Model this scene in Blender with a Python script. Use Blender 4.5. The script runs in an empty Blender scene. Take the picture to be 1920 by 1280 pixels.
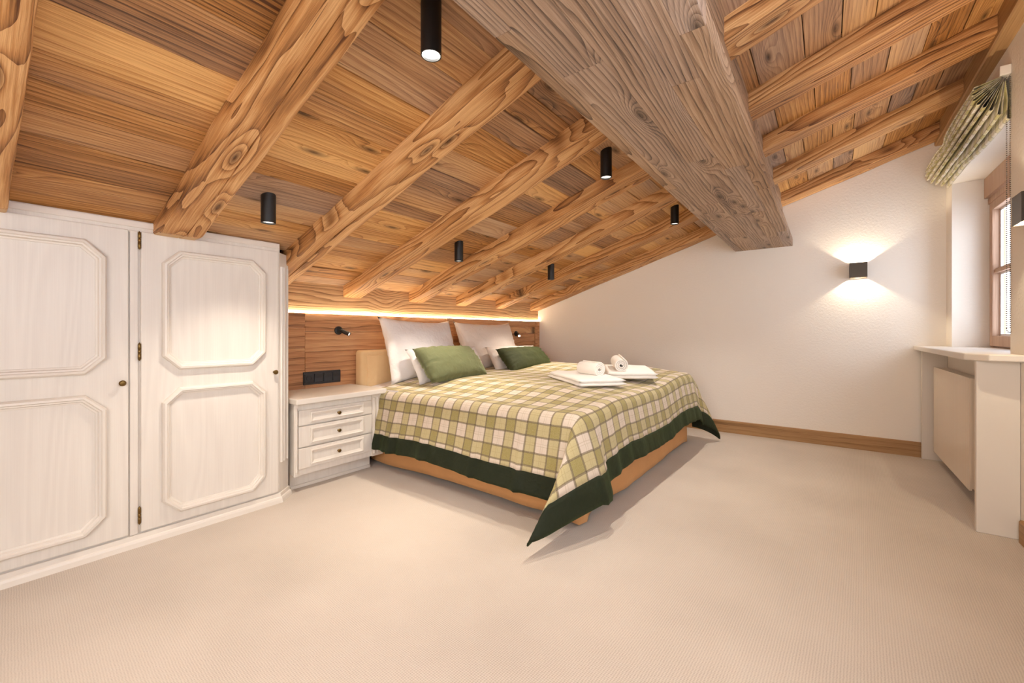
import bpy, bmesh, math, random
from mathutils import Vector, Matrix, noise
R = math.radians
random.seed(7)
S = bpy.context.scene
COL = S.collection

# ------------------------------------------------------------------ camera, world, exposure
cam_d = bpy.data.cameras.new('camera'); cam = bpy.data.objects.new('camera', cam_d); COL.objects.link(cam)
cam.location = (0, 0, 1.05); cam.rotation_euler = (R(90), 0, R(36.883))
cam_d.sensor_width = 36; cam_d.sensor_fit = 'HORIZONTAL'; cam_d.lens = 786.3 / 1920 * 36
cam_d.shift_y = -17 / 1920; cam_d.clip_start = 0.02
S.camera = cam
S.view_settings.view_transform = 'Standard'; S.view_settings.look = 'None'
S.view_settings.gamma = 1; S.view_settings.use_curve_mapping = False
S.view_settings.exposure = 0.10
S.cycles.max_bounces = 10; S.cycles.diffuse_bounces = 6; S.cycles.use_denoising = True
S.cycles.sample_clamp_indirect = 6
W = bpy.data.worlds.new('sky'); S.world = W; W.use_nodes = True
W.node_tree.nodes['Background'].inputs[0].default_value = (0.80, 0.88, 1.0, 1)
W.node_tree.nodes['Background'].inputs[1].default_value = 2.6

def lamp(name, kind, loc, energy, color, rot=(0, 0, 0), **kw):
    d = bpy.data.lights.new(name, kind); o = bpy.data.objects.new(name, d); COL.objects.link(o)
    o.location = loc; o.rotation_euler = rot; d.energy = energy; d.color = color
    for k, v in kw.items(): setattr(d, k, v)
    return o
DAY = (0.80, 0.87, 1.0); WARM = (1.0, 0.89, 0.76)
# daylight of the right wall's window; second lamp is fill behind the added window
lamp('window_and_fill_daylight', 'AREA', (1.12, 4.05, 1.55), 14, DAY, (0, R(90), 0), shape='RECTANGLE', size=1.2, size_y=1.2)
lamp('window_and_fill_daylight', 'AREA', (1.12, 0.45, 1.55), 40, DAY, (0, R(90), 0), shape='RECTANGLE', size=1.25, size_y=2.1)
# added fill light behind the camera, not a fixture of the room
lamp('fill_light', 'AREA', (-0.05, -1.6, 1.6), 66, (1.0, 0.97, 0.95), (R(74), 0, 0), shape='RECTANGLE', size=1.5, size_y=1.6)

# ------------------------------------------------------------------ helpers
def tag(o, label=None, cat=None, group=None, kind=None):
    if label: o['label'] = label
    if cat: o['category'] = cat
    if group: o['group'] = group
    if kind: o['kind'] = kind
    return o
def thing(name, loc, label, cat, group=None, rot=(0, 0, 0)):
    o = bpy.data.objects.new(name, None); COL.objects.link(o)
    o.location = loc; o.rotation_euler = rot; o.empty_display_size = 0.1
    o['off'] = list(loc)
    return tag(o, label, cat, group)
class MB:
    def __init__(s): s.bm = bmesh.new()
    def box(s, x0, x1, y0, y1, z0, z1, bev=0.0, seg=2):
        b = bmesh.new()
        vs = [b.verts.new((x, y, z)) for x in (x0, x1) for y in (y0, y1) for z in (z0, z1)]
        for f in ((0, 1, 3, 2), (4, 6, 7, 5), (0, 4, 5, 1), (2, 3, 7, 6), (0, 2, 6, 4), (1, 5, 7, 3)):
            b.faces.new([vs[i] for i in f])
        bmesh.ops.recalc_face_normals(b, faces=b.faces)
        if bev > 0:
            bmesh.ops.bevel(b, geom=list(b.edges), offset=bev, segments=seg, profile=0.5, affect='EDGES')
        s.add(b); return s
    def add(s, b, M=None):
        if M is not None: b.transform(M)
        me = bpy.data.meshes.new('t'); b.to_mesh(me); b.free(); s.bm.from_mesh(me); bpy.data.meshes.remove(me)
    def prism(s, pts, axis, a0, a1, bev=0.0):
        """polygon pts (2-D) extruded along axis 0/1/2 from a0 to a1"""
        b = bmesh.new()
        def mk(p, a):
            return {0: (a, p[0], p[1]), 1: (p[0], a, p[1]), 2: (p[0], p[1], a)}[axis]
        A = [b.verts.new(mk(p, a0)) for p in pts]; B = [b.verts.new(mk(p, a1)) for p in pts]
        b.faces.new(A); b.faces.new(B[::-1]); n = len(pts)
        for i in range(n): b.faces.new((A[i], B[i], B[(i + 1) % n], A[(i + 1) % n]))
        bmesh.ops.recalc_face_normals(b, faces=b.faces)
        if bev > 0: bmesh.ops.bevel(b, geom=list(b.edges), offset=bev, segments=2, profile=0.5, affect='EDGES')
        s.add(b); return s
    def lathe(s, prof, M=Matrix(), n=24, cap=True):
        """prof: list of (r, z) revolved about local z"""
        b = bmesh.new(); rings = []
        for r, z in prof:
            rings.append([b.verts.new((r * math.cos(2 * math.pi * i / n), r * math.sin(2 * math.pi * i / n), z)) for i in range(n)])
        for A, B in zip(rings, rings[1:]):
            for i in range(n): b.faces.new((A[i], A[(i + 1) % n], B[(i + 1) % n], B[i]))
        if cap:
            if prof[0][0] > 1e-6: b.faces.new(rings[0][::-1])
            if prof[-1][0] > 1e-6: b.faces.new(rings[-1])
        bmesh.ops.remove_doubles(b, verts=b.verts, dist=1e-6)
        bmesh.ops.recalc_face_normals(b, faces=b.faces)
        s.add(b, M); return s
    def sweep(s, loop, prof, x0):
        """closed loop of (y,z) points in a plane x=const, profile (out, dx): mitred frame moulding"""
        b = bmesh.new(); n = len(loop); rings = []
        for i in range(n):
            p0, p1, p2 = Vector(loop[i - 1]), Vector(loop[i]), Vector(loop[(i + 1) % n])
            d1 = (p1 - p0).normalized(); d2 = (p2 - p1).normalized()
            n1 = Vector((d1.y, -d1.x)); n2 = Vector((d2.y, -d2.x))
            m = (n1 + n2).normalized(); k = 1 / max(0.3, m.dot(n1))
            rings.append([b.verts.new((x0 + dx, p1.x + m.x * k * o, p1.y + m.y * k * o)) for o, dx in prof])
        for i in range(n):
            A, B = rings[i], rings[(i + 1) % n]
            for j in range(len(prof) - 1): b.faces.new((A[j], B[j], B[j + 1], A[j + 1]))
        bmesh.ops.recalc_face_normals(b, faces=b.faces)
        s.add(b); return s
    def grid(s, P, close_u=False, close_v=False):
        """P[i][j] points -> quad sheet"""
        b = bmesh.new(); V = [[b.verts.new(p) for p in row] for row in P]
        n, m = len(V), len(V[0])
        for i in range(n if close_u else n - 1):
            for j in range(m if close_v else m - 1):
                b.faces.new((V[i][j], V[(i + 1) % n][j], V[(i + 1) % n][(j + 1) % m], V[i][(j + 1) % m]))
        s.add(b); return s
    def tube(s, pts, r, n=8):
        b = bmesh.new(); rings = []
        for i, p in enumerate(pts):
            p = Vector(p); t = (Vector(pts[min(i + 1, len(pts) - 1)]) - Vector(pts[max(i - 1, 0)])).normalized()
            u = t.orthogonal().normalized(); v = t.cross(u)
            rings.append([b.verts.new(p + r * (math.cos(2 * math.pi * k / n) * u + math.sin(2 * math.pi * k / n) * v)) for k in range(n)])
        for A, B in zip(rings, rings[1:]):
            # align rings
            best = min(range(n), key=lambda q: (A[0].co - B[q].co).length)
            for k in range(n): b.faces.new((A[k], A[(k + 1) % n], B[(k + 1 + best) % n], B[(k + best) % n]))
        b.faces.new(rings[0]); b.faces.new(rings[-1])
        bmesh.ops.recalc_face_normals(b, faces=b.faces)
        s.add(b); return s
    def build(s, name, mat, parent=None, smooth=False, local=False, auto=None):
        me = bpy.data.meshes.new(name)
        if parent is not None and not local:
            bmesh.ops.translate(s.bm, verts=s.bm.verts, vec=-Vector(parent.get('off', (0, 0, 0))))
        s.bm.to_mesh(me); s.bm.free()
        o = bpy.data.objects.new(name, me); COL.objects.link(o)
        if parent is not None:
            o.parent = parent; o['off'] = list(parent.get('off', (0, 0, 0)))
        me.materials.append(mat)
        if smooth:
            for p in me.polygons: p.use_smooth = True
            if auto is not None:
                me.set_sharp_from_angle(angle=R(auto))
        return o
def copy_tree(o, parent=None):
    c = o.copy(); COL.objects.link(c)
    if parent is not None: c.parent = parent
    for ch in list(o.children): copy_tree(ch, c)
    return c
def aim(p, q):
    """matrix placing local z from p towards q"""
    d = (Vector(q) - Vector(p)).normalized()
    return Matrix.Translation(p) @ d.to_track_quat('Z', 'Y').to_matrix().to_4x4()

# ------------------------------------------------------------------ materials
class NT:
    def __init__(s, name):
        s.m = bpy.data.materials.new(name); s.m.use_nodes = True; s.t = s.m.node_tree; s.n = s.t.nodes
        s.b = s.n['Principled BSDF']
    def new(s, kind, **kw):
        n = s.n.new(kind)
        for k, v in kw.items(): setattr(n, k, v)
        return n
    def l(s, a, b): s.t.links.new(a, b)
    def set(s, inp, v):
        if hasattr(v, 'is_linked') or isinstance(v, bpy.types.NodeSocket): s.l(v, inp)
        else: inp.default_value = v
    def math(s, op, a, b=0.0, c=None, clamp=False):
        n = s.new('ShaderNodeMath', operation=op, use_clamp=clamp)
        s.set(n.inputs[0], a); s.set(n.inputs[1], b)
        if c is not None: s.set(n.inputs[2], c)
        return n.outputs[0]
    def vmath(s, op, a, b):
        n = s.new('ShaderNodeVectorMath', operation=op); s.set(n.inputs[0], a); s.set(n.inputs[1], b); return n.outputs[0]
    def mix(s, f, a, b, blend='MIX'):
        n = s.new('ShaderNodeMix', data_type='RGBA', blend_type=blend)
        s.set(n.inputs[0], f); s.set(n.inputs[6], a); s.set(n.inputs[7], b); return n.outputs[2]
    def noise(s, vec, scale=1.0, detail=2.0, rough=0.5, dist=0.0):
        n = s.new('ShaderNodeTexNoise'); s.l(vec, n.inputs['Vector'])
        n.inputs['Scale'].default_value = scale; n.inputs['Detail'].default_value = detail
        n.inputs['Roughness'].default_value = rough; n.inputs['Distortion'].default_value = dist
        return n.outputs[0]
    def ramp(s, f, stops):
        n = s.new('ShaderNodeValToRGB'); s.l(f, n.inputs[0]); e = n.color_ramp.elements
        while len(e) < len(stops): e.new(0.5)
        for el, (p, c) in zip(e, stops): el.position = p; el.color = (*c, 1)
        return n.outputs[0]
    def bump(s, h, strength=0.3, dist=0.01):
        n = s.new('ShaderNodeBump'); s.l(h, n.inputs['Height']); n.inputs['Strength'].default_value = strength
        n.inputs['Distance'].default_value = dist; s.l(n.outputs[0], s.b.inputs['Normal'])
    def objco(s): return s.new('ShaderNodeTexCoord').outputs['Object']
    def rnd(s): return s.new('ShaderNodeObjectInfo').outputs['Random']

def srgb(r, g, b):
    f = lambda c: (c / 255 / 12.92) if c <= 10 else ((c / 255 + 0.055) / 1.055) ** 2.4
    return (f(r), f(g), f(b))
def plain(name, col, rough=0.5, metal=0.0, spec=0.5, **kw):
    m = NT(name); m.b.inputs['Base Color'].default_value = (*col, 1)
    m.b.inputs['Roughness'].default_value = rough; m.b.inputs['Metallic'].default_value = metal
    m.b.inputs['Specular IOR Level'].default_value = spec
    for k, v in kw.items(): m.b.inputs[k].default_value = v
    return m.m
def emit(name, col, e):
    m = NT(name); m.b.inputs['Base Color'].default_value = (*col, 1)
    m.b.inputs['Emission Color'].default_value = (*col, 1); m.b.inputs['Emission Strength'].default_value = e
    return m.m
def wood(name, dark, mid, light, axis='X', grey=None, greyness=0.35, ring=22, vary=0.3, rough=0.55, bump=0.35, knots=True, lines=420, along=0.45, contrast=0.30, kamp=0.5):
    m = NT(name); co = m.objco(); rnd = m.rnd()
    sep = m.new('ShaderNodeSeparateXYZ'); m.l(co, sep.inputs[0])
    ax = {'X': (0, 1, 2), 'Y': (1, 0, 2), 'Z': (2, 0, 1)}[axis]
    al, a, b = [sep.outputs[i] for i in ax]
    off = m.math('MULTIPLY', rnd, 61.7)
    def vec(sa, sb, sc, seed=0.0):
        n = m.new('ShaderNodeCombineXYZ')
        m.l(m.math('MULTIPLY_ADD', al, sa, m.math('ADD', off, seed)), n.inputs[0])
        m.l(m.math('MULTIPLY_ADD', a, sb, off), n.inputs[1])
        m.l(m.math('MULTIPLY', b, sc), n.inputs[2]); return n.outputs[0]
    field = m.noise(vec(along, 4.5, 4.5), 1.0, 1.5, 0.45, 0.25)
    jit = m.noise(vec(3.5, 16.0, 16.0, 1.7), 1.0, 2.0, 0.5)
    kd = None
    if knots:
        v = m.new('ShaderNodeTexVoronoi', voronoi_dimensions='2D'); m.l(vec(1.25, 4.6, 3.0, 3.3), v.inputs['Vector'])
        v.inputs['Scale'].default_value = 1.0; kd = v.outputs['Distance']
        kn = m.math('POWER', m.math('SUBTRACT', 1.0, m.math('MULTIPLY', kd, 3.0), clamp=True), 2.0)
        field = m.math('ADD', field, m.math('MULTIPLY', kn, kamp))
    ph = m.math('ADD', m.math('MULTIPLY', a, lines * 0.55), m.math('MULTIPLY', b, lines * 0.45))
    ph = m.math('ADD', ph, m.math('MULTIPLY_ADD', field, ring * 6.28, m.math('MULTIPLY', jit, 6.0)))
    saw = m.math('FRACT', m.math('DIVIDE', ph, 6.28))            # growth ring: slow pale rise, sharp dark edge
    rg = m.math('POWER', saw, 2.6)
    fib = m.noise(vec(4.0, 190.0, 190.0), 1.0, 3.0, 0.65)
    blot = m.noise(vec(0.7, 5.0, 5.0, 9.1), 1.0, 3.0, 0.55)
    t = m.math('ADD', m.math('MULTIPLY', rg, -contrast), m.math('MULTIPLY_ADD', fib, 0.80, m.math('MULTIPLY', blot, 0.62)))
    t = m.math('ADD', t, m.math('MULTIPLY_ADD', rnd, vary, -0.09 - 0.5 * vary))
    strk = m.noise(vec(0.9, 26.0, 26.0, 2.2), 1.0, 2.0, 0.5)
    t = m.math('SUBTRACT', t, m.math('MULTIPLY', m.math('MULTIPLY_ADD', strk, 3.2, -1.85, clamp=True), 0.34))
    c = m.ramp(t, [(0.10, dark), (0.46, mid), (0.80, light)])
    if grey:
        r2 = m.math('FRACT', m.math('MULTIPLY', rnd, 13.37))
        gm = m.noise(vec(0.5, 3.5, 3.5, 4.4), 1.0, 2.0, 0.5)
        gf = m.math('MULTIPLY', m.math('MULTIPLY_ADD', r2, 0.9, m.math('MULTIPLY_ADD', gm, 1.6, -0.95), clamp=True), greyness, clamp=True)
        cg = m.ramp(t, [(0.10, tuple(g * 0.30 for g in grey)), (0.75, grey)])
        c = m.mix(gf, c, cg)
    if knots:
        kc = m.math('MULTIPLY', m.math('SUBTRACT', 1.0, m.math('MULTIPLY', kd, 10.0), clamp=True), 0.9)
        c = m.mix(kc, c, (*[d * 0.45 for d in dark], 1))
    crack = m.noise(vec(1.8, 60.0, 60.0, 7.7), 1.0, 1.0, 0.5)
    ck = m.math('MULTIPLY', m.math('GREATER_THAN', crack, 0.76), 0.55)
    c = m.mix(ck, c, (*[d * 0.4 for d in dark], 1))
    m.l(c, m.b.inputs['Base Color']); m.b.inputs['Roughness'].default_value = rough
    m.b.inputs['Specular IOR Level'].default_value = 0.4
    h = m.math('SUBTRACT', m.math('ADD', m.math('MULTIPLY', rg, -0.6), m.math('MULTIPLY', fib, 0.8)), m.math('MULTIPLY', ck, 1.5))
    m.bump(h, bump, 0.005)
    return m.m

M_PLANK = wood('ceiling_board_wood', srgb(76, 42, 16), srgb(180, 125, 66), srgb(226, 178, 114), 'Y', grey=srgb(172, 152, 140), greyness=0.8, ring=8, vary=0.42, bump=0.4, contrast=0.24)
M_RAFTER = wood('hewn_rafter_wood', srgb(90, 50, 20), srgb(186, 131, 76), srgb(230, 185, 130), 'X', ring=13, vary=0.10, bump=0.7, lines=260, contrast=0.42, along=0.55, kamp=0.26)
M_SAWN = plain('fresh_sawn_end', srgb(214, 180, 136), 0.7)
M_BEAM = wood('weathered_beam_wood', srgb(80, 58, 38), srgb(156, 124, 94), srgb(194, 164, 134), 'Y', grey=srgb(184, 168, 160), greyness=0.45, ring=13, vary=0.10, bump=0.8, lines=520, contrast=0.44, along=0.38)
M_PANEL = wood('old_panel_wood', srgb(70, 40, 20), srgb(182, 130, 88), srgb(216, 170, 122), 'Y', ring=4, vary=0.20, bump=0.5, lines=260, contrast=0.22)
M_FASCIA = wood('fascia_wood', srgb(110, 72, 40), srgb(196, 152, 106), srgb(228, 190, 142), 'Y', ring=10, vary=0.1, bump=0.8, contrast=0.4)
M_OAK = wood('oak_skirting', srgb(106, 76, 44), srgb(160, 122, 80), srgb(182, 146, 102), 'X', ring=4, vary=0.0, knots=False, bump=0.15, contrast=0.2)
M_OAKY = wood('oak_skirting_side', srgb(106, 76, 44), srgb(160, 122, 80), srgb(182, 146, 102), 'Y', ring=4, vary=0.0, knots=False, bump=0.15, contrast=0.2)
M_SASH = wood('window_wood', srgb(136, 104, 82), srgb(178, 144, 120), srgb(198, 166, 142), 'Z', ring=4, vary=0.05, knots=False, bump=0.12, contrast=0.15)

def lacquer():
    m = NT('white_brushed_lacquer'); co = m.objco()
    mp = m.new('ShaderNodeMapping'); mp.inputs['Scale'].default_value = (230, 230, 3.0); m.l(co, mp.inputs[0])
    n = m.noise(mp.outputs[0], 1.0, 3.0, 0.6)
    mp2 = m.new('ShaderNodeMapping'); mp2.inputs['Scale'].default_value = (6, 6, 0.6); m.l(co, mp2.inputs[0])
    f = m.noise(mp2.outputs[0], 1.0, 1.5, 0.4, 0.4)
    rg = m.math('MULTIPLY_ADD', m.math('SINE', m.math('MULTIPLY', f, 60)), 0.5, 0.5)
    h = m.math('ADD', n, m.math('MULTIPLY', rg, 0.35))
    m.l(m.ramp(h, [(0.2, srgb(214, 207, 198)), (1.0, srgb(224, 218, 209))]), m.b.inputs['Base Color'])
    m.b.inputs['Roughness'].default_value = 0.38; m.bump(h, 0.11, 0.0015); return m.m
M_WHITE = lacquer()
M_WHITE2 = plain('white_paint', srgb(222, 215, 205), 0.4)
def plaster(name, col):
    m = NT(name); co = m.objco(); n = m.noise(co, 55, 4, 0.6); n2 = m.noise(co, 160, 2, 0.6)
    m.b.inputs['Base Color'].default_value = (*col, 1); m.b.inputs['Roughness'].default_value = 0.9
    m.b.inputs['Specular IOR Level'].default_value = 0.15
    m.bump(m.math('ADD', n, m.math('MULTIPLY', n2, 0.4)), 0.35, 0.006); return m.m
M_WALL = plaster('rough_white_plaster', srgb(240, 234, 225))
def carpet():
    m = NT('beige_loop_carpet'); co = m.objco()
    mp = m.new('ShaderNodeMapping'); m.l(co, mp.inputs[0]); mp.inputs['Rotation'].default_value = (0, 0, R(3))
    wv = []
    d = m.noise(co, 25, 2, 0.5)
    sep = m.new('ShaderNodeSeparateXYZ'); m.l(mp.outputs[0], sep.inputs[0])
    sx = m.math('SINE', m.math('MULTIPLY_ADD', sep.outputs[0], 780, m.math('MULTIPLY', d, 3.0)))
    sy = m.math('SINE', m.math('MULTIPLY_ADD', sep.outputs[1], 900, m.math('MULTIPLY', d, 5.0)))
    loops = m.math('ADD', m.math('MULTIPLY', sx, 0.22), m.math('MULTIPLY', sy, 0.18))
    fz = m.noise(co, 220, 3, 0.7); h = m.math('ADD', loops, m.math('MULTIPLY', fz, 1.2))
    tone = m.noise(co, 1.3, 3, 0.5)
    t = m.math('ADD', m.math('MULTIPLY', h, 0.28), m.math('MULTIPLY', tone, 0.35))
    m.l(m.ramp(t, [(0.05, srgb(152, 140, 128)), (0.36, srgb(200, 188, 175)), (0.65, srgb(218, 207, 195))]), m.b.inputs['Base Color'])
    m.b.inputs['Roughness'].default_value = 1.0; m.b.inputs['Specular IOR Level'].default_value = 0.05
    m.b.inputs['Sheen Weight'].default_value = 0.15
    m.bump(h, 0.35, 0.004); return m.m
M_CARPET = carpet()
def fabric(name, col, rough=0.9, sheen=0.2, scale=500, amp=0.12, blot=0.0, crease=0.0, sheen_col=(1, 1, 1)):
    m = NT(name); co = m.objco(); n = m.noise(co, scale, 2, 0.6); b = m.noise(co, 9, 3, 0.6)
    t = m.math('ADD', m.math('MULTIPLY', n, amp), m.math('MULTIPLY', b, blot))
    c = m.mix(t, (*col, 1), (*[min(1, k * 1.8 + 0.02) for k in col], 1))
    m.l(c, m.b.inputs['Base Color']); m.b.inputs['Roughness'].default_value = rough
    m.b.inputs['Sheen Weight'].default_value = sheen; m.b.inputs['Sheen Tint'].default_value = (*sheen_col, 1)
    m.b.inputs['Specular IOR Level'].default_value = 0.15
    cr = m.noise(co, 14, 3, 0.55, 0.6)
    m.bump(m.math('ADD', m.math('MULTIPLY', n, 0.12), m.math('MULTIPLY', cr, crease)), 0.4, 0.02); return m.m
M_LINEN = fabric('white_linen', srgb(232, 228, 226), 0.85, 0.1, 700, 0.05, 0, 1.6)
M_LINEN2 = fabric('natural_white_linen', srgb(228, 216, 204), 0.85, 0.1, 700, 0.05, 0, 1.4)
M_GREEN1 = fabric('sage_velvet', srgb(86, 90, 60), 0.7, 0.6, 800, 0.1, 0.35, 1.4, srgb(190, 195, 155))
M_GREEN2 = fabric('dark_green_velvet', srgb(52, 56, 32), 0.7, 0.3, 800, 0.1, 0.3, 0.9, srgb(130, 145, 80))
M_BAND = fabric('bottle_green_velvet', srgb(26, 31, 17), 0.65, 0.35, 800, 0.1, 0.4, 1.0, srgb(90, 115, 60))
M_SUEDE = fabric('tan_suede', srgb(196, 144, 94), 0.95, 0.4, 300, 0.06, 0.25, 0.25, srgb(240, 200, 150))
M_CUSH = fabric('light_tan_suede', srgb(214, 178, 134), 0.95, 0.4, 300, 0.06, 0.3, 0.2, srgb(240, 210, 170))
M_TOWEL = fabric('white_terry', srgb(240, 235, 228), 1.0, 0.3, 420, 0.1, 0, 0.1)
M_BLACK = plain('matt_black_metal', srgb(22, 21, 21), 0.45)
M_BLACKP = plain('black_plastic', srgb(34, 34, 38), 0.4)
M_BRASS = plain('aged_brass', srgb(120, 96, 56), 0.35, 1.0)
M_BRONZE = plain('bronze_lamp_metal', srgb(66, 58, 50), 0.4, 0.6)
M_DARK = plain('dark_void', srgb(30, 24, 18), 0.9)
M_RAD = plain('radiator_enamel', srgb(226, 214, 198), 0.3)
M_PVC = plain('white_spacer', srgb(232, 234, 238), 0.4)
M_CHAIN = plain('chain_metal', srgb(110, 100, 88), 0.4, 0.7)
M_LENS = emit('lamp_lens', (1.0, 0.90, 0.76), 2.2)
M_LENSHOT = emit('lamp_lens_hot', (1.0, 0.95, 0.86), 14.0)
M_LED = emit('led_strip_glow', (1.0, 0.85, 0.60), 24.0)
def glass():
    m = NT('window_glass'); m.b.inputs['Base Color'].default_value = (1, 1, 1, 1); m.b.inputs['Roughness'].default_value = 0.02
    m.b.inputs['Transmission Weight'].default_value = 1.0; m.b.inputs['IOR'].default_value = 1.02; return m.m
M_GLASS = glass()
def tartan(name, per, pal=((206, 192, 177), (176, 163, 116), (138, 126, 56)), line=0.72):
    m = NT(name); uv = m.new('ShaderNodeUVMap'); uv.uv_map = 'UVMap'
    sep = m.new('ShaderNodeSeparateXYZ'); m.l(uv.outputs[0], sep.inputs[0])
    wob = m.noise(m.objco(), 9, 1, 0.5)
    def axis(s):
        t = m.math('FRACT', m.math('DIVIDE', m.math('MULTIPLY_ADD', wob, 0.008, s), per))
        g = m.math('LESS_THAN', t, 0.45)
        def ln(c, w):
            return m.math('LESS_THAN', m.math('ABSOLUTE', m.math('SUBTRACT', t, c)), w)
        line = m.math('MAXIMUM', m.math('MAXIMUM', ln(0.0, 0.034), ln(1.0, 0.034)), ln(0.45, 0.034))
        fine = m.math('MAXIMUM', ln(0.70, 0.009), ln(0.78, 0.006))
        fine = m.math('MAXIMUM', fine, ln(0.22, 0.006))
        return g, line, fine
    gu, lu, fu = axis(sep.outputs[0]); gv, lv, fv = axis(sep.outputs[1])
    g = m.math('MULTIPLY', m.math('ADD', gu, gv), 0.5)
    c = m.ramp(g, [(0.0, srgb(*pal[0])), (0.5, srgb(*pal[1])), (1.0, srgb(*pal[2]))])
    c = m.mix(m.math('MULTIPLY', m.math('MAXIMUM', fu, fv), 0.4), c, (*srgb(128, 108, 48), 1))
    c = m.mix(m.math('MULTIPLY', m.math('ADD', lu, lv), line, clamp=True), c, (*srgb(70, 54, 30), 1))
    weave = m.noise(m.objco(), 380, 2, 0.7)
    c = m.mix(m.math('MULTIPLY_ADD', weave, 0.7, -0.2, clamp=True), c, (*srgb(226, 214, 190), 1))
    m.l(c, m.b.inputs['Base Color']); m.b.inputs['Roughness'].default_value = 1.0
    m.b.inputs['Specular IOR Level'].default_value = 0.05; m.b.inputs['Sheen Weight'].default_value = 0.15
    m.bump(weave, 0.35, 0.003); return m.m
M_TARTAN = tartan('green_check_wool', 0.158)
M_BLIND = tartan('green_check_blind', 0.13, ((226, 219, 205), (208, 200, 162), (176, 166, 100)), 0.5)
M_BLINDIN = fabric('olive_blind_lining', srgb(150, 134, 78), 0.9, 0.1)

# ------------------------------------------------------------------ setting
SL = 0.3255                      # roof slope dz/dx
CZ = lambda x: 2.485 + SL * x    # underside of ceiling boards
RZ = lambda x: 2.39 + SL * x     # underside of rafters
XH, XW, YG, YB = -3.20, 0.785, 4.89, -1.9
def struct(name, mb, mat, **kw):
    o = mb.build(name, mat, **kw); o['kind'] = 'structure'; return o
struct('floor', MB().box(-3.45, 1.2, YB - 0.15, YG + 0.15, -0.06, 0.0), M_CARPET)
struct('wall_back', MB().prism([(-3.4, 0), (0.95, 0), (0.95, CZ(0.95) + .1), (-3.4, CZ(-3.4) + .1)], 1, YG, YG + 0.14), M_WALL)
struct('wall_front', MB().prism([(-3.4, 0), (0.95, 0), (0.95, CZ(0.95) + .1), (-3.4, CZ(-3.4) + .1)], 1, YB - 0.14, YB), M_WALL)
struct('wall_left', MB().box(-3.42, -3.235, YB, YG, 0, 1.55), M_WALL)
wr = MB()
OP = [(-0.75, 1.65), (3.39, 4.70)]; ZS, ZT = 0.90, 2.213  # first opening is added out of view to let in fill light
ys = [YB, OP[0][0], OP[0][1], OP[1][0], OP[1][1], YG]
for y0, y1 in ((ys[0], ys[1]), (ys[2], ys[3]), (ys[4], ys[5])): wr.box(XW, 1.08, y0, y1, 0, CZ(XW) + .1)
for y0, y1 in OP:
    wr.box(XW, 1.08, y0, y1, 0, ZS); wr.box(XW, 1.08, y0, y1, ZT, CZ(XW) + .1)
struct('wall_right', wr, M_WALL)
# ceiling: backing slab + every board of every bay
ce = struct('ceiling', MB().prism([(-3.42, CZ(-3.42) + .022), (1.1, CZ(1.1) + .022), (1.1, CZ(1.1) + .12), (-3.42, CZ(-3.42) + .12)], 1, YB, YG), M_DARK)
RAFT = [(-0.045, 0.132), (0.607, 0.782), (1.285, 1.450), (1.948, 2.118), (2.628, 2.808), (3.275, 3.440), (3.955, 4.125), (4.690, 4.885)]
bays = [(YB, -1.35), (-1.17, -0.70), (-0.55, RAFT[0][0])] + [(RAFT[i][1], RAFT[i + 1][0]) for i in range(7)]
bays = [(YB, RAFT[0][0] + 0.03)] + [(RAFT[i][1] - 0.03, RAFT[i + 1][0] + 0.03) for i in range(7)]
for bi, (y0, y1) in enumerate(bays):
    lo = -2.80 if bi <= 2 else -3.24
    for xa, xb in ((lo, -0.60), (-0.42, XW)):
        x = xa
        while x < xb - 0.01:
            w = random.uniform(0.115, 0.205); x2 = min(xb, x + w)
            if xb - x2 < 0.05: x2 = xb
            dz = random.uniform(-0.005, 0.004); g = 0.0018
            P = [(x + g, CZ(x + g) + dz), (x2 - g, CZ(x2 - g) + dz), (x2 - g, CZ(x2) + .022), (x + g, CZ(x) + .022)]
            o = MB().prism(P, 1, y0, y1, 0.0024).build('plank', M_PLANK, ce)
            x = x2

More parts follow.
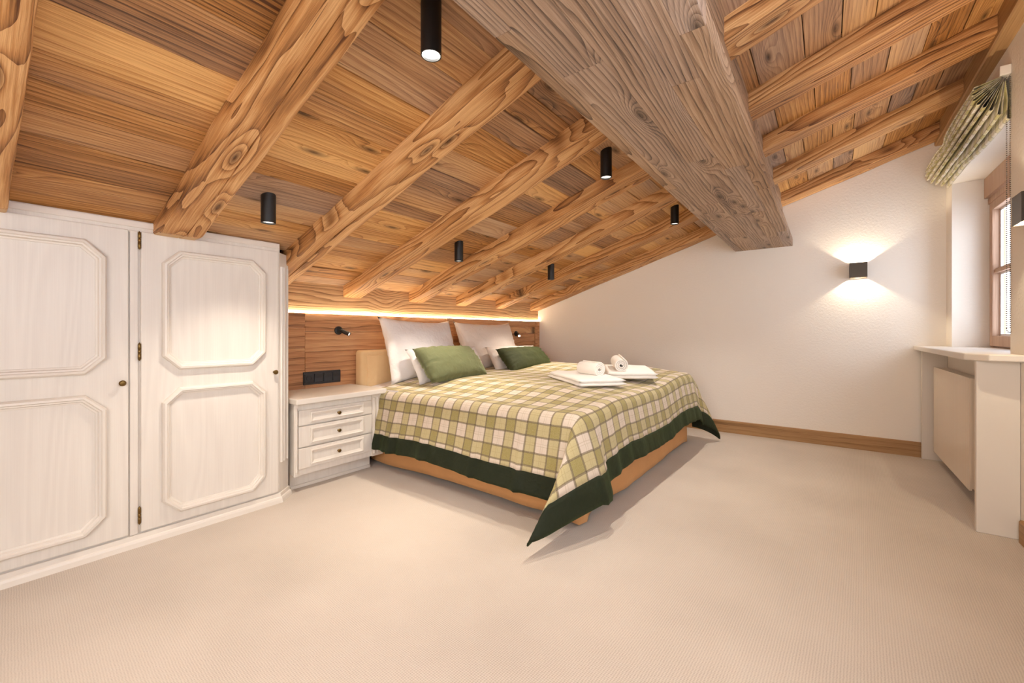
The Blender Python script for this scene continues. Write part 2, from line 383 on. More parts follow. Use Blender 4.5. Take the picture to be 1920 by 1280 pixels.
# rafters -----------------------------------------------------------
def rafter(x0, x1, y0, y1, label, seed, wane=0.013, split=True, cut=None):
    xc, yc = (x0 + x1) / 2, (y0 + y1) / 2
    root_loc = Vector((xc, yc, RZ(xc)))
    n = int((x1 - x0) / 0.03) + 2; rows = []
    for i in range(n + 1):
        x = x0 + (x1 - x0) * i / n
        zb = RZ(x); zt = CZ(x) + 0.02
        def nz(k, f=2.2): return noise.noise(Vector((x * f + seed * 7.3, k * 3.1, seed)))
        e0 = y0 + 0.007 * nz(1) + 0.003 * nz(11, 9); e1 = y1 + 0.007 * nz(2) + 0.003 * nz(12, 9); zb2 = zb + 0.006 * nz(3) + 0.002 * nz(13, 8)
        if cut is not None and x < cut: zb2 = max(zb2 - .004, RZ(cut) + .002)
        wl = wane * (0.7 + 0.6 * nz(4)); wr_ = wane * (0.7 + 0.6 * nz(5))
        ys_ = e0 + (e1 - e0) * (0.56 + 0.16 * noise.noise(Vector((x * 0.7 + seed, 5, 0))))
        dp = 0.022 * max(0.0, min(1.0, 0.55 + 1.6 * noise.noise(Vector((x * 0.9, seed, 2.2))))) if split else 0.0
        gw = 0.0010 + dp * 0.20
        q = (e1 - e0) * 0.22
        row = [(e0, zt), (e0 + 0.001, zb2 + wl * 1.4), (e0 + wl * 0.35, zb2 + wl * 0.45), (e0 + wl * 1.1, zb2 + wl * .06), (e0 + q + .01, zb2 + 0.002 * nz(21, 6)),
               (ys_ - gw, zb2), (ys_, zb2 + dp), (ys_ + gw, zb2), (e1 - q * .8, zb2 + 0.002 * nz(22, 6)),
               (e1 - wr_ * 1.1, zb2 + wr_ * .06), (e1 - wr_ * 0.35, zb2 + wr_ * 0.45), (e1 - 0.001, zb2 + wr_ * 1.4), (e1, zt)]
        rows.append([(x, y, z) for y, z in row])
    T = Matrix.Translation(root_loc) @ Matrix.Rotation(-math.atan(SL), 4, 'Y'); TI = T.inverted()
    b = bmesh.new(); V = [[b.verts.new(TI @ Vector(p)) for p in r] for r in rows]; m = len(V[0])
    for ri, (A, B) in enumerate(zip(V, V[1:])):
        for j in range(m):
            f = b.faces.new((A[j], B[j], B[(j + 1) % m], A[(j + 1) % m]))
            if cut is not None and rows[ri + 1][0][0] < cut and 1 < j < 10: f.material_index = 1
    b.faces.new(V[0]); b.faces.new(V[-1][::-1]); bmesh.ops.recalc_face_normals(b, faces=b.faces)
    mb = MB(); mb.bm.free(); mb.bm = b
    o = mb.build('rafter', M_RAFTER, smooth=True, auto=24); o.data.materials.append(M_SAWN); o.matrix_world = T
    return tag(o, label, 'rafter', 'rafters of the sloping ceiling')
LL = ['rough timber rafter cut off by the left edge above the wardrobe', 'broad hewn rafter with a long split, above the right wardrobe door',
      'hewn rafter running into the wardrobe end beside the wood wall', 'rafter whose lower end is first along the lit wood wall',
      'rafter whose lower end sits second along the lit wood wall', 'rafter whose lower end sits third along the lit wood wall',
      'rafter whose lower end sits fourth along the lit wood wall', 'dark edged rafter lying against the white end wall left of the big beam']
for i, (y0, y1) in enumerate(RAFT):
    lo = -2.745 if i < 3 else -3.225
    if i == 2: lo = -3.225
    rafter(lo, -0.66, y0, y1, LL[i], i + 1, cut=(-2.615 if i < 2 else None), split=i not in (0, 7))
LR = ['rafter right of the big beam, topmost at the upper picture edge', 'split rafter right of the big beam, second from the top',
      'rafter right of the big beam with a bright sheen, third from top', 'rafter right of the big beam, just above the one on the white wall',
      'rafter right of the big beam lying against the white end wall']
for k, (y0, y1) in enumerate(RAFT[3:]):
    rafter(-0.345, 0.735, y0, y1, LR[k], k + 21, wane=0.012, split=k in (1,))
# big beam ------------------------------------------------------------
bt = thing('ceiling_beam', (-0.51, 1.5, 1.89), 'massive weathered timber beam crossing the ceiling to the white wall', 'beam')
MB().box(-0.68, -0.345, YB, YG, 1.95, 2.36).build('core', M_BEAM, bt)
strips = [(-0.757, -0.700), (-0.698, -0.555), (-0.553, -0.425), (-0.423, -0.335), (-0.333, -0.264)]
for (a, b_) in strips:
    y = YB
    while y < YG:
        y2 = min(YG, y + random.uniform(0.9, 1.9))
        if YG - y2 < 0.5: y2 = YG
        MB().box(a - .0008, b_ + .0008, y + .0002, y2 - .0002, 1.89 + random.uniform(-.0008, .0008), 1.955, 0.0012).build('board', M_BEAM, bt); y = y2
for x0, x1 in ((-0.755, -0.69), (-0.33, -0.266)):
    y = YB
    while y < YG:
        y2 = min(YG, y + random.uniform(1.6, 2.6)); y2 = YG if YG - y2 < .6 else y2
        MB().box(x0, x1, y + .0006, y2 - .0006, 1.956, 1.972, 0.002).build('edge_board', M_BEAM, bt); y = y2
# wood trims ------------------------------------------------------------
struct('trim_1', MB().box(-3.236, -3.216, 1.0, YG, 1.18, CZ(-3.22) + .01, .002), M_FASCIA)
struct('trim_2', MB().prism([(0.715, CZ(.715) + .01), (0.715, 2.60), (0.722, 2.592), (XW, 2.592), (XW, CZ(XW) + .01)], 1, YB, YG), M_OAKY)
struct('baseboard_back', MB().prism([(YG, 0), (YG - .016, 0), (YG - .016, .118), (YG - .010, .126), (YG, .126)], 0, -3.2, 0.64), M_OAK)
struct('baseboard_right', MB().prism([(XW, 0), (XW - .016, 0), (XW - .016, .105), (XW - .010, .113), (XW, .113)], 1, YB, 3.20), M_OAKY)

# ------------------------------------------------------------------ windows
def window(name, y0, y1, full=True):
    w = struct(name, MB().box(0.99, 1.055, y0, y0 + .055, ZS, ZT).box(0.99, 1.055, y1 - .055, y1, ZS, ZT)
               .box(0.99, 1.055, y0 + .055, y1 - .055, ZT - .06, ZT).box(0.99, 1.055, y0 + .055, y1 - .055, ZS, ZS + .045), M_SASH)
    MB().box(0.955, 0.992, y0 + .002, y1 - .002, 2.06, ZT - .002, .003).build('shutter_box', M_SASH, w)
    MB().box(0.975, 0.992, y0 + .002, y1 - .002, 2.015, 2.056, .003).build('rail', M_SASH, w)
    n = 2 if y1 - y0 < 1.6 else 3
    wd = (y1 - y0 - .11) / n
    for k in range(n):
        a, b = y0 + .055 + k * wd + .002, y0 + .055 + (k + 1) * wd - .002
        z0, z1 = ZS + .05, 2.01; s = .062
        sa = MB().box(.972, 1.03, a, a + s, z0, z1, .004).box(.972, 1.03, b - s, b, z0, z1, .004)
        sa.box(.972, 1.03, a + s, b - s, z0, z0 + .075, .004).box(.972, 1.03, a + s, b - s, z1 - .06, z1, .004)
        so = sa.build('sash', M_SASH, w)
        MB().box(.985, 1.02, a + s, b - s, 1.485, 1.515, .004).build('glazing_bar', M_SASH, so)
        p = MB()
        for zz0, zz1 in ((z0 + .075, 1.485), (1.515, z1 - .06)):
            for (c0, c1, d0, d1) in ((a + s, a + s + .014, zz0, zz1), (b - s - .014, b - s, zz0, zz1), (a + s + .014, b - s - .014, zz0, zz0 + .014), (a + s + .014, b - s - .014, zz1 - .014, zz1)):
                p.box(1.012, 1.026, c0, c1, d0, d1)
        p.build('spacer', M_PVC, so)
        MB().box(1.013, 1.018, a + s, b - s, z0 + .075, 1.485).build('pane', M_GLASS, so)
        MB().box(1.013, 1.018, a + s, b - s, 1.515, z1 - .06).build('pane', M_GLASS, so)
    return w
window('window_1', 3.39, 4.70); window('fill_window', -0.75, 1.65)  # second window is an added, unseen one that brightens the room

# ------------------------------------------------------------------ wardrobe
WX = -2.715
wa = thing('wardrobe', (-3.0, 0.2, 0), 'white built-in panelled wardrobe under the roof slope at left', 'wardrobe')
car = MB()
P = [(WX - .004, YB), (WX - .004, 1.215), (-2.795, 1.305), (-3.23, 1.305), (-3.23, YB)]
car.prism(P, 2, 0.0, 1.545)
car.prism([(YB, 1.54), (1.215, 1.54), (1.215, CZ(WX) - .003), (YB, CZ(WX) - .003)], 0, WX - .02, WX + .003, .001)
car.build('carcass', M_WHITE, wa)
MB().box(WX - .003, WX + .010, YB, 1.213, CZ(WX) - .036, CZ(WX) - .006, .004).build('cornice', M_WHITE2, wa)
# stepped floor moulding going round the canted corner
def floor_mould(mb, prof):
    path = [Vector((WX, YB)), Vector((WX, 1.215)), Vector((-2.795, 1.305))]
    nr = [Vector((1, 0)), None, Vector((.745, .667)).normalized()]; m = (nr[0] + nr[2]).normalized(); nr[1] = m / m.dot(nr[0])
    rows = [[(p.x + n_.x * o, p.y + n_.y * o, z) for o, z in prof] for p, n_ in zip(path, nr)]
    mb.grid(rows)
    b = bmesh.new(); b.faces.new([b.verts.new(v) for v in rows[-1] + [(path[2].x, path[2].y, 0)]]); mb.add(b)
fm = MB(); floor_mould(fm, [(0, .058), (.008, .056), (.011, .036), (.017, .032), (.021, .022), (.024, .0)])
fm.build('floor_moulding', M_WHITE2, wa)
# canted pilaster strips
c0, c1 = Vector((WX, 1.215)), Vector((-2.795, 1.305)); dv = (c1 - c0); nv = Vector((.745, .667)).normalized()
pil = MB()
for k, (f, wd) in enumerate(((.18, .012), (.5, .030), (.82, .012))):
    c = c0 + dv * f; t = dv.normalized() * wd
    q = [c - t / 2 - nv * .004, c - t / 2 * .5 + nv * .009, c + t / 2 * .5 + nv * .009, c + t / 2 - nv * .004]
    pil.prism([(v.x, v.y) for v in q], 2, .24, 1.46)
pil.build('pilaster', M_WHITE, wa)
def octo(y0, y1, z0, z1, c):
    return [(y0 + c, z0), (y1 - c, z0), (y1, z0 + c), (y1, z1 - c), (y1 - c, z1), (y0 + c, z1), (y0, z1 - c), (y0, z0 + c)]
MPROF = [(0.0, 0.0), (-.001, .016), (-.008, .025), (-.017, .026), (-.021, .018), (-.027, .017), (-.031, .006), (-.038, .004), (-.040, -.004)]
def door(y0, y1):
    d = MB().box(WX - .012, WX + .011, y0, y1, .066, 1.548, .004).build('door', M_WHITE, wa)
    for z0, z1 in ((.857, 1.475), (.118, .765)):
        lp = octo(y0 + .080, y1 - .078, z0, z1, .072)
        MB().sweep(lp, MPROF, WX + .011).build('moulding', M_WHITE2, d, smooth=True, auto=28)
    MB().lathe([(.008, 0), (.008, .004), (.005, .008), (.006, .014), (.013, .019), (.014, .025), (.010, .030), (.004, .031), (0, .031)],
               aim((WX + .011, y1 - .026, .808), (WX + 1, y1 - .026, .808)), 16).build('knob', M_BRASS, d, smooth=True, auto=40)
    for zc in (1.503, .955, .150):
        hb = MB().lathe([(0, -.046), (.003, -.042), (.0065, -.036), (.0065, -.012), (.0045, -.009), (.0065, -.006), (.0065, .006), (.0045, .009), (.0065, .012), (.0065, .036), (.003, .042), (0, .046)],
                        Matrix.Translation((WX + .012, y0 - .006, zc)), 12)
        hb.build('hinge', M_BRASS, d, smooth=True, auto=40)
    return d
d2 = door(0.556, 1.205); d1 = door(-0.145, 0.510)
MB().box(WX - .004, WX + .006, .516, .546, .06, 1.548, .002).build('stile', M_WHITE, wa)
d0 = door(-0.845, -0.19)

# ------------------------------------------------------------------ headboard panelling
hp = thing('wall_panelling', (-3.2, 3.1, 0), 'reclaimed wood panelling behind the bed with glowing light strip on top', 'wall panel')
def pboards(y0, y1, edges, nm='board'):
    for a, b in zip(edges, edges[1:]):
        dx = random.uniform(-.002, .003)
        MB().box(-3.225, -3.2 + dx, y0 + .001, y1 - .001, a + .0008, b - .0008, .002).build(nm, M_PANEL, hp)
pboards(1.0, 1.62, [0, .22, .44, .60, .76, .93, 1.09, 1.20]); pboards(1.62, 3.115, [0, .20, .40, .56, .735, .90, 1.055, 1.20])
pboards(3.215, 4.78, [0, .22, .44, .60, .72, .845, .945, 1.04, 1.125])
MB().box(-3.225, -3.192, 3.215, 4.78, 1.125, 1.20, .002).build('top_rail', M_PANEL, hp)
MB().box(-3.225, -3.194, 3.118, 3.212, 0, 1.20, .002).build('batten', M_PANEL, hp)
MB().box(-3.225, -3.186, 4.782, 4.835, 0, 1.205, .002).build('batten', M_PANEL, hp)
MB().box(-3.225, -3.19, 4.837, 4.888, 0, 1.205, .002).build('batten', M_PANEL, hp)
MB().box(-3.214, -3.196, 1.2, 4.888, 1.2005, 1.212, .001).build('light_strip', M_LED, hp)

# switches and reading lamps
sw = thing('switch_panel', (-3.2, 1.755, .695), 'black four-gang socket and switch plate above the nightstand', 'switch')
MB().box(-3.2, -3.188, 1.602, 1.908, .646, .746, .004).build('plate', M_BLACKP, sw)
for k in range(4):
    yc = 1.602 + .0395 + k * .0757
    if k == 0:
        s = MB().box(-3.189, -3.182, yc - .031, yc + .031, .664, .728, .002)
        s.build('socket_insert', M_BLACKP, sw)
        MB().lathe([(.021, 0), (.021, .004), (.017, .004), (.017, .0005), (0, .0005)], aim((-3.183, yc, .696), (-3, yc, .696)), 24).build('socket_well', M_BLACK, sw)
    else:
        MB().prism([(-3.189, .664), (-3.180, .664), (-3.183, .696), (-3.180, .728), (-3.189, .728)], 1, yc - .031, yc + .031, .0012).build('rocker', M_BLACKP, sw)
def reading_lamp(y, z, tip, label, hot):
    t = thing('reading_lamp', (-3.2, y, z), label, 'lamp', 'reading lamps beside the bed')
    MB().lathe([(.034, 0), (.034, .010), (.030, .013), (0, .013)], aim((-3.199, y, z), (-3, y, z)), 28).build('wall_plate', M_BLACK, t, smooth=True, auto=40)
    p = Vector((-3.17, y + .006, z)); q = Vector(tip); d = (q - p).normalized()
    MB().tube([(-3.19, y, z), tuple(p), tuple(p + d * .02)], .006).build('joint', M_BLACK, t, smooth=True, auto=40)
    MB().lathe([(.013, 0), (.0165, .004), (.0165, (q - p).length), (.0135, (q - p).length), (.0135, (q - p).length - .006)], aim(p, q), 20, cap=False).build('head', M_BLACK, t, smooth=True, auto=40)
    MB().lathe([(.0135, 0), (0, .0001)], aim(q - d * .005, q), 16).build('lens', hot, t)
    l = lamp('reading_light', 'SPOT', q + d * .01, 6, WARM, spot_size=R(75), spot_blend=.6, shadow_soft_size=.012)
    l.rotation_euler = d.to_track_quat('-Z', 'Y').to_euler()
reading_lamp(1.893, 1.066, (-3.105, 1.935, 1.035), 'black reading lamp on the wood wall above the switch plate', M_LENS)
reading_lamp(4.345, 1.035, (-3.09, 4.27, 1.005), 'lit reading lamp by the right pillow near the end wall', M_LENSHOT)

# ------------------------------------------------------------------ nightstand
ns = thing('nightstand', (-2.97, 1.67, 0), 'white nightstand with three panelled drawers between wardrobe and bed', 'nightstand')
FX = -2.745
MB().box(-3.19, FX - .018, 1.332, 1.998, .113, .582).build('body', M_WHITE, ns)
MB().box(-3.19, -2.86, 1.345, 1.955, 0, .113).build('plinth', M_WHITE, ns)
MB().box(-2.86, -2.848, 1.345, 1.955, 0, .022, .003).build('plinth_moulding', M_WHITE2, ns)
MB().prism([(-3.197, 1.315), (-2.705, 1.315), (-2.705, 1.995), (-2.715, 2.008), (-3.197, 2.008)], 2, .583, .620, .006).build('top', M_WHITE2, ns)
for ya, yb in ((1.322, 1.346), (1.902, 1.998)):
    p = MB().box(FX - .02, FX - .004, ya, yb, .113, .582, .001)
    w = yb - ya; n = 1 if w < .05 else 3
    for k in range(n):
        c = ya + w * (k + .5) / n; h = w / n * .34
        p.prism([(FX - .006, c - h), (FX + .003, c - h * .6), (FX + .006, c), (FX + .003, c + h * .6), (FX - .006, c + h)], 2, .135, .555)
    p.build('pilaster', M_WHITE2, ns)
for z0, z1 in ((.439, .538), (.298, .432), (.156, .290)):
    ya, yb = 1.350, 1.897
    d = MB().box(FX - .02, FX, ya, yb, z0, z1, .003).build('drawer', M_WHITE, ns)
    lp = [(ya + .085, z0 + .018), (yb - .055, z0 + .018), (yb - .055, z1 - .016), (ya + .085, z1 - .016)]
    lp = [(ya + .075, z0 + .018), (yb - .075, z0 + .018), (yb - .075, z1 - .016), (ya + .075, z1 - .016)]
    MB().sweep(lp, [(0, -.001), (0, .009), (-.007, .011), (-.012, .007), (-.026, .001)], FX).build('panel_frame', M_WHITE2, d)
    zc = (z0 + z1) / 2; yc = (ya + yb) / 2
    MB().lathe([(.007, 0), (.007, .003), (.004, .007), (.005, .011), (.012, .016), (.013, .021), (.009, .026), (0, .027)], aim((FX, yc, zc), (0, yc, zc)), 16).build('knob', M_BRASS, d, smooth=True, auto=40)

# ------------------------------------------------------------------ bed
bed = thing('bed', (-2.1, 3.13, 0), 'large double bed with tan suede base against the wood panelling', 'bed')
BX0, BX1, BY0, BY1 = -3.10, -1.10, 2.07, 4.20
MB().box(BX0, BX1, BY0, BY1, .08, .32, .02).build('base', M_DARK, bed)
MB().box(BX0, BX1 + .02, BY0 - .01, BY1 + .01, .32, .565, .07, 4).build('mattress', M_LINEN, bed, smooth=True)
for fx, fy in ((-3.0, 2.2), (-1.2, 2.2), (-3.0, 4.1), (-1.2, 4.1)):
    MB().lathe([(.03, 0), (.03, .08)], Matrix.Translation((fx, fy, 0)), 12).build('foot', M_DARK, bed)
# suede valance with pleated corners
path = []
for i in range(60): path.append((BX0 + .12 + (BX1 - BX0 - .12) * i / 59, BY0 - .02, 0, -1, i / 59))
for i in range(1, 60): path.append((BX1 + .03, BY0 + (BY1 - BY0) * i / 59, 1, 0, 1 + i / 59))
for i in range(1, 60): path.append((BX1 - (BX1 - BX0 - .12) * i / 59, BY1 + .02, 0, 1, 2 + i / 59))
rows = []
for k in range(9):
    f = k / 8; z = .32 - .295 * f; row = []
    for x, y, nx, ny, s in path:
        c = min(abs(s - 1), abs(s - 2)); fl = math.exp(-(c / .035) ** 2)
        wv = .024 * noise.noise(Vector((s * 4.2, 0, 3))) + .008 * noise.noise(Vector((s * 13, f, 5)))
        o = f * (wv + .004) ; dx = nx * o; dy = ny * o
        if abs(s - 1) < .15: dx += fl * .035 * f; dy -= fl * .030 * f
        row.append((x + dx, y + dy, z - .012 * fl * f + (.012 * noise.noise(Vector((s * 3, 1, 9)))) * f))
    rows.append(row)
va = MB().grid(rows).build('valance', M_SUEDE, bed, smooth=True)
md = va.modifiers.new('thick', 'SOLIDIFY'); md.thickness = .006
hb = MB().box(-3.192, -3.09, 2.035, 4.235, .16, .90, .028, 4).build('headboard', M_CUSH, bed, smooth=True)
hp2 = MB().box(-3.11, -3.082, 2.085, 4.185, .25, .862, .013, 3).build('headboard_pad', M_CUSH, bed, smooth=True)
# turned-down white sheet at the pillow end
def ztop(x, y):
    v = max(0, min(1, (y - 2.03) / .55)); u = max(0, min(1, (-1.03 - x) / .5)); w = max(0, min(1, (4.27 - y) / .20))
    s = lambda t: t * t * (3 - 2 * t)
    return .600 + .070 * s(v) * (0.45 + .55 * s(u)) * s(w) + .042 * s(max(0, min(1, (y - 3.2) / .6))) * s(w) + .006 * noise.noise(Vector((x * 3, y * 3, 1)))
rows = []
for i in range(22):
    x = -3.08 + .50 * i / 21; row = []
    for j in range(60):
        b = 1.90 + (4.33 - 1.90) * j / 59
        if b < 2.05: y, z = 2.045 - .10 * (2.05 - b), ztop(x, 2.05) - .018 - (2.05 - b) * .95
        elif b > 4.2: y, z = 4.215, ztop(x, 4.2) - .018 - (b - 4.2) * .95
        else: y, z = b, ztop(x, b) - .014
        row.append((x, y, z + .004 * noise.noise(Vector((x * 9, b * 9, 4)))))
    rows.append(row)
MB().grid(rows).build('sheet', M_LINEN, bed, smooth=True)
# corner of the sheet peeping out below the blanket edge
fl = []
for i in range(8):
    f = i / 7; row = []
    for j in range(8):
        g = j / 7; wd = .155 * (1 - f) ** .8
        row.append((-2.73 + .06 * f + wd * g, 2.012 - .012 * f - .006 * math.sin(g * 3), .606 - .105 * f + .004 * g))
    fl.append(row)
MB().grid(fl).build('sheet_corner', M_LINEN, bed, smooth=True)

# plaid blanket --------------------------------------------------------
bl = thing('blanket', (-2.0, 3.13, .6), 'green and cream plaid blanket with dark velvet border draped over the bed', 'blanket')
XA, XF, YL, YR = -2.86, -1.055, 2.035, 4.225
OL, OF, OR, BAND = .465, .415, .46, .114
def prof(d, tilt=.06):
    r = .055; q = r * math.pi / 2
    if d <= 0: return d, 0.0
    if d < q: a = d / r; return r * math.sin(a), r * (1 - math.cos(a))
    e = d - q; return r + e * tilt, r + e * (1 - tilt * tilt / 2)
def cloth(a, b):
    """a: distance from head edge along x, b: y measured flat"""
    t = a - (XF - XA); s = YL - b; s2 = b - YR
    rip = lambda p, q_: noise.noise(Vector((p * 5.5, q_, 2.0))) * .6 + noise.noise(Vector((p * 12, q_, 7.0))) * .35
    x, y = XA + a, b
    if t <= 0 and s <= 0 and s2 <= 0: return x, y, ztop(x, y)
    if t <= 0 and s > 0:
        h, v = prof(s); k = min(1, max(0, s - .05) / .4)
        amp = .026 + .030 * math.exp(-((x + 2.55) / .22) ** 2)
        fold = sum(.020 * math.exp(-((x + xx) / .022) ** 2) for xx in (2.72, 2.60, 2.53, 2.42, 2.18, 1.72, 1.36)) * k
        flare = fold + .05 * k * min(1, max(0, (x + 2.7) / .5))
        y = YL - h - flare - amp * k * (1 + rip(x, 1)) - .012 * k * math.sin((x + 2.55) * 28) * math.exp(-((x + 2.6) / .25) ** 2)
        return x, y, max(.012, ztop(x, YL) - v + .03 * k * math.exp(-((x + 2.2) / .4) ** 2))
    if t <= 0 and s2 > 0:
        h, v = prof(s2); return x, YR + h + .015 * s2 / .4 * (1 + rip(x, 5)), ztop(x, YR) - v
    if s <= 0 and s2 <= 0:
        h, v = prof(t, .10); k = min(1, max(0, t - .05) / .35)
        q = 1 / (1 + math.exp((y - 2.135) / .012)); far = max(0, (y - 3.6) / .6)
        return XF + h + (.010 + .030 * (1 + rip(y * 1.25, 3))) * k + .055 * q * k, y, ztop(XF, y) - v + .016 * noise.noise(Vector((y * 2.2, 3, 3))) * k - .06 * q * k * k - .05 * far * far * k
    near = s > 0
    so = s if near else s2
    r = math.hypot(so, t); th = math.atan2(t, so)
    if near and r > .50: r = .50 + .085 * (1 - math.exp(-(r - .50) / .085))
    st = 1 + (.16 * (r / .56) ** 2 * math.sin(2 * th) ** 2 if near else 0)
    if near: tip, sag, dd, yc, sy = 1.0, .80, Vector((-.30, -1.04)), YL, -1
    else: tip, sag, dd, yc, sy = 1.0, .50, Vector((.75, .66)), YR, 1
    h, v = prof(r, .06)
    f = 1 - abs(1 - th / (math.pi / 4)); f = f * f * (3 - 2 * f) * .35 + f * .65
    ang = f * math.pi / 4 * sag
    mid = math.sin(th) ** 2
    ox, oy = math.sin(th) * h, sy * math.cos(th) * h
    ext = max(0, v - .03)
    px = XF + ox + dd.x * ext * st * math.sin(ang) * 1.05 + (.091 if near else .036) * min(1, ext / .3) * mid
    py = yc + oy + dd.y * ext * st * math.sin(ang) * 1.05 + sy * (.045 if near else .015) * min(1, ext / .35) * (1 - mid)
    pz = ztop(XF, yc) - v * st * math.cos(ang) - (.06 * min(1, ext / .35) ** 2 * mid if near else .05 * min(1, ext / .35))
    return px, py, max(.012 + .01 * abs(math.sin(th * 6)), pz)
def lin(a, b, st): n = max(1, int(round((b - a) / st))); return [a + (b - a) * i / n for i in range(n)]
La = XF - XA
AA = lin(0, La, .03) + lin(La, La + OF - BAND, .02) + lin(La + OF - BAND, La + OF, .0195) + [La + OF]
BBv = lin(YL - OL, YL - OL + BAND, .0195) + lin(YL - OL + BAND, YL, .02) + lin(YL, YR, .03) + lin(YR, YR + OR - BAND, .02) + lin(YR + OR - BAND, YR + OR, .0195) + [YR + OR]
def cloth_part(name, mat, keep, parent, lift=0.0):
    bm = bmesh.new(); uvl = bm.loops.layers.uv.new('UVMap'); vm = {}
    def vert(i, j):
        if (i, j) not in vm:
            p = Vector(cloth(AA[i], BBv[j])); p.x -= .040 * max(0, min(1, 1 - (p.y - YL) / 1.6)) * max(0, min(1, (AA[i] - .9) / .9)); vm[(i, j)] = bm.verts.new(p - Vector(parent['off']))
        return vm[(i, j)]
    for i in range(len(AA) - 1):
        for j in range(len(BBv) - 1):
            am, bm_ = (AA[i] + AA[i + 1]) / 2, (BBv[j] + BBv[j + 1]) / 2
            band = am > La + OF - BAND or bm_ < YL - OL + BAND or bm_ > YR + OR - BAND
            if band != keep: continue
            idx = [(i, j), (i + 1, j), (i + 1, j + 1), (i, j + 1)]
            f = bm.faces.new([vert(*q) for q in idx]); f.smooth = True
            for lp, (p, q) in zip(f.loops, idx): lp[uvl].uv = (AA[p] + .05, BBv[q] + .02)
    me = bpy.data.meshes.new(name); bm.to_mesh(me); bm.free(); me.materials.append(mat)
    o = bpy.data.objects.new(name, me); COL.objects.link(o); o.parent = parent; o['off'] = list(parent['off'])
    md = o.modifiers.new('thick', 'SOLIDIFY'); md.thickness = .007; md.offset = 1
    return o
cloth_part('wool_field', M_TARTAN, False, bl)
cloth_part('velvet_border', M_BAND, True, bl)

# pillows ---------------------------------------------------------------
def pillow(name, y0, y1, zb, h, thick, xb, lean, label, group, mat, seed, cat='pillow', yaw=0, roll=0, pinch=.07, ears=.0):
    wd = y1 - y0; n = 26; front = []; back = []
    for i in range(n + 1):
        v = -1 + 2 * i / n; fr = []; ba = []
        for j in range(n + 1):
            u = -1 + 2 * j / n
            ox = u * wd / 2 * (1 - pinch * (1 - abs(v) ** 2.2) * abs(u) ** 3); oz = v * h / 2 * (1 - pinch * 1.25 * (1 - abs(u) ** 2.2) * abs(v) ** 3)
            prof_ = max(0, (1 - u ** 2)) ** .5 * max(0, (1 - v ** 2)) ** .5
            e = min(1 - abs(u), 1 - abs(v))
            wr = noise.noise(Vector((u * 3 + seed, v * 3, seed))) * .10 + noise.noise(Vector((u * 8 + seed, v * 5, 3))) * .05
            edge = math.exp(-e * 4) * noise.noise(Vector((math.atan2(v, u) * 9, seed, 0))) * (.28 if cat == 'pillow' else .55)
            t = thick / 2 * (prof_ ** .75) * (1 + wr + edge)
            fr.append((t, ox, oz + h / 2)); ba.append((-t * .9, ox, oz + h / 2))
        front.append(fr); back.append(ba)
    mb = MB().grid(front).grid(back)
    bmesh.ops.remove_doubles(mb.bm, verts=mb.bm.verts, dist=1e-5); bmesh.ops.recalc_face_normals(mb.bm, faces=mb.bm.faces)
    o = mb.build(name, mat, smooth=True)
    o.location = (xb, (y0 + y1) / 2, zb); o.rotation_euler = (R(roll), -R(lean), R(yaw))
    return tag(o, label, cat, group)
pillow('pillow', 2.155, 3.02, .600, .61, .24, -2.87, 19, 'tall square white pillow standing at the left of the headboard', 'pillows on the bed', M_LINEN, 1, roll=-1.5, yaw=2, pinch=.12)
pillow('pillow', 3.09, 3.985, .615, .585, .24, -2.87, 20, 'tall square pale pillow standing at the right of the headboard', 'pillows on the bed', M_LINEN2, 2, roll=0, yaw=-3, pinch=.12)
pillow('pillow', 2.24, 3.13, .625, .335, .15, -2.62, 32, 'white sleeping pillow half hidden behind the light green cushion', 'pillows on the bed', M_LINEN, 3, yaw=2, pinch=.05)
pillow('pillow', 3.26, 4.10, .635, .31, .15, -2.62, 32, 'beige-white sleeping pillow behind the dark green cushion', 'pillows on the bed', M_LINEN2, 4, yaw=-2, pinch=.05)
pillow('cushion', 2.21, 2.88, .662, .345, .19, -2.43, 42, 'light sage green velvet lumbar cushion on the left bed half', 'velvet cushions', M_GREEN1, 5, cat='cushion', yaw=0, pinch=.04)
pillow('cushion', 3.26, 4.00, .655, .315, .17, -2.43, 44, 'dark olive green velvet lumbar cushion on the right bed half', 'velvet cushions', M_GREEN2, 6, cat='cushion', yaw=-2, pinch=.04)

# towels ----------------------------------------------------------------
def folded_towel(c, wd, ln, rot, tilt, label):
    t = thing('folded_towel', c, label, 'towel', 'white towels on the bed', (R(tilt[0]), R(tilt[1]), R(rot)))
    for k in range(2):
        z0 = k * .024
        P0 = []; nx, ny_ = 22, 16
        for i in range(nx + 1):
            row = []
            for j in range(ny_ + 1):
                row.append((i / nx * 2 - 1, j / ny_ * 2 - 1))
            P0.append(row)
        def pt(u, v, side):
            e = (max(0, 1 - abs(u) ** 14) * max(0, 1 - abs(v) ** 14)) ** .5
            x = u * (ln / 2 - .010 * k) + .006 * noise.noise(Vector((v * 2, k, c[0] * 9))); y = v * (wd / 2 - .006 * k) + .006 * noise.noise(Vector((u * 2, k, c[1] * 9)))
            return (x, y, z0 + .012 + side * e * .0145 + .006 * noise.noise(Vector((u * 1.6, v * 1.6, 7 + c[0] * 5))))
        mb = MB().grid([[pt(u, v, 1) for u, v in r] for r in P0]).grid([[pt(u, v, -1) for u, v in r] for r in P0])
        bmesh.ops.remove_doubles(mb.bm, verts=mb.bm.verts, dist=1e-5); bmesh.ops.recalc_face_normals(mb.bm, faces=mb.bm.faces)
        mb.build('layer', M_TOWEL, t, smooth=True, local=True)
    return t
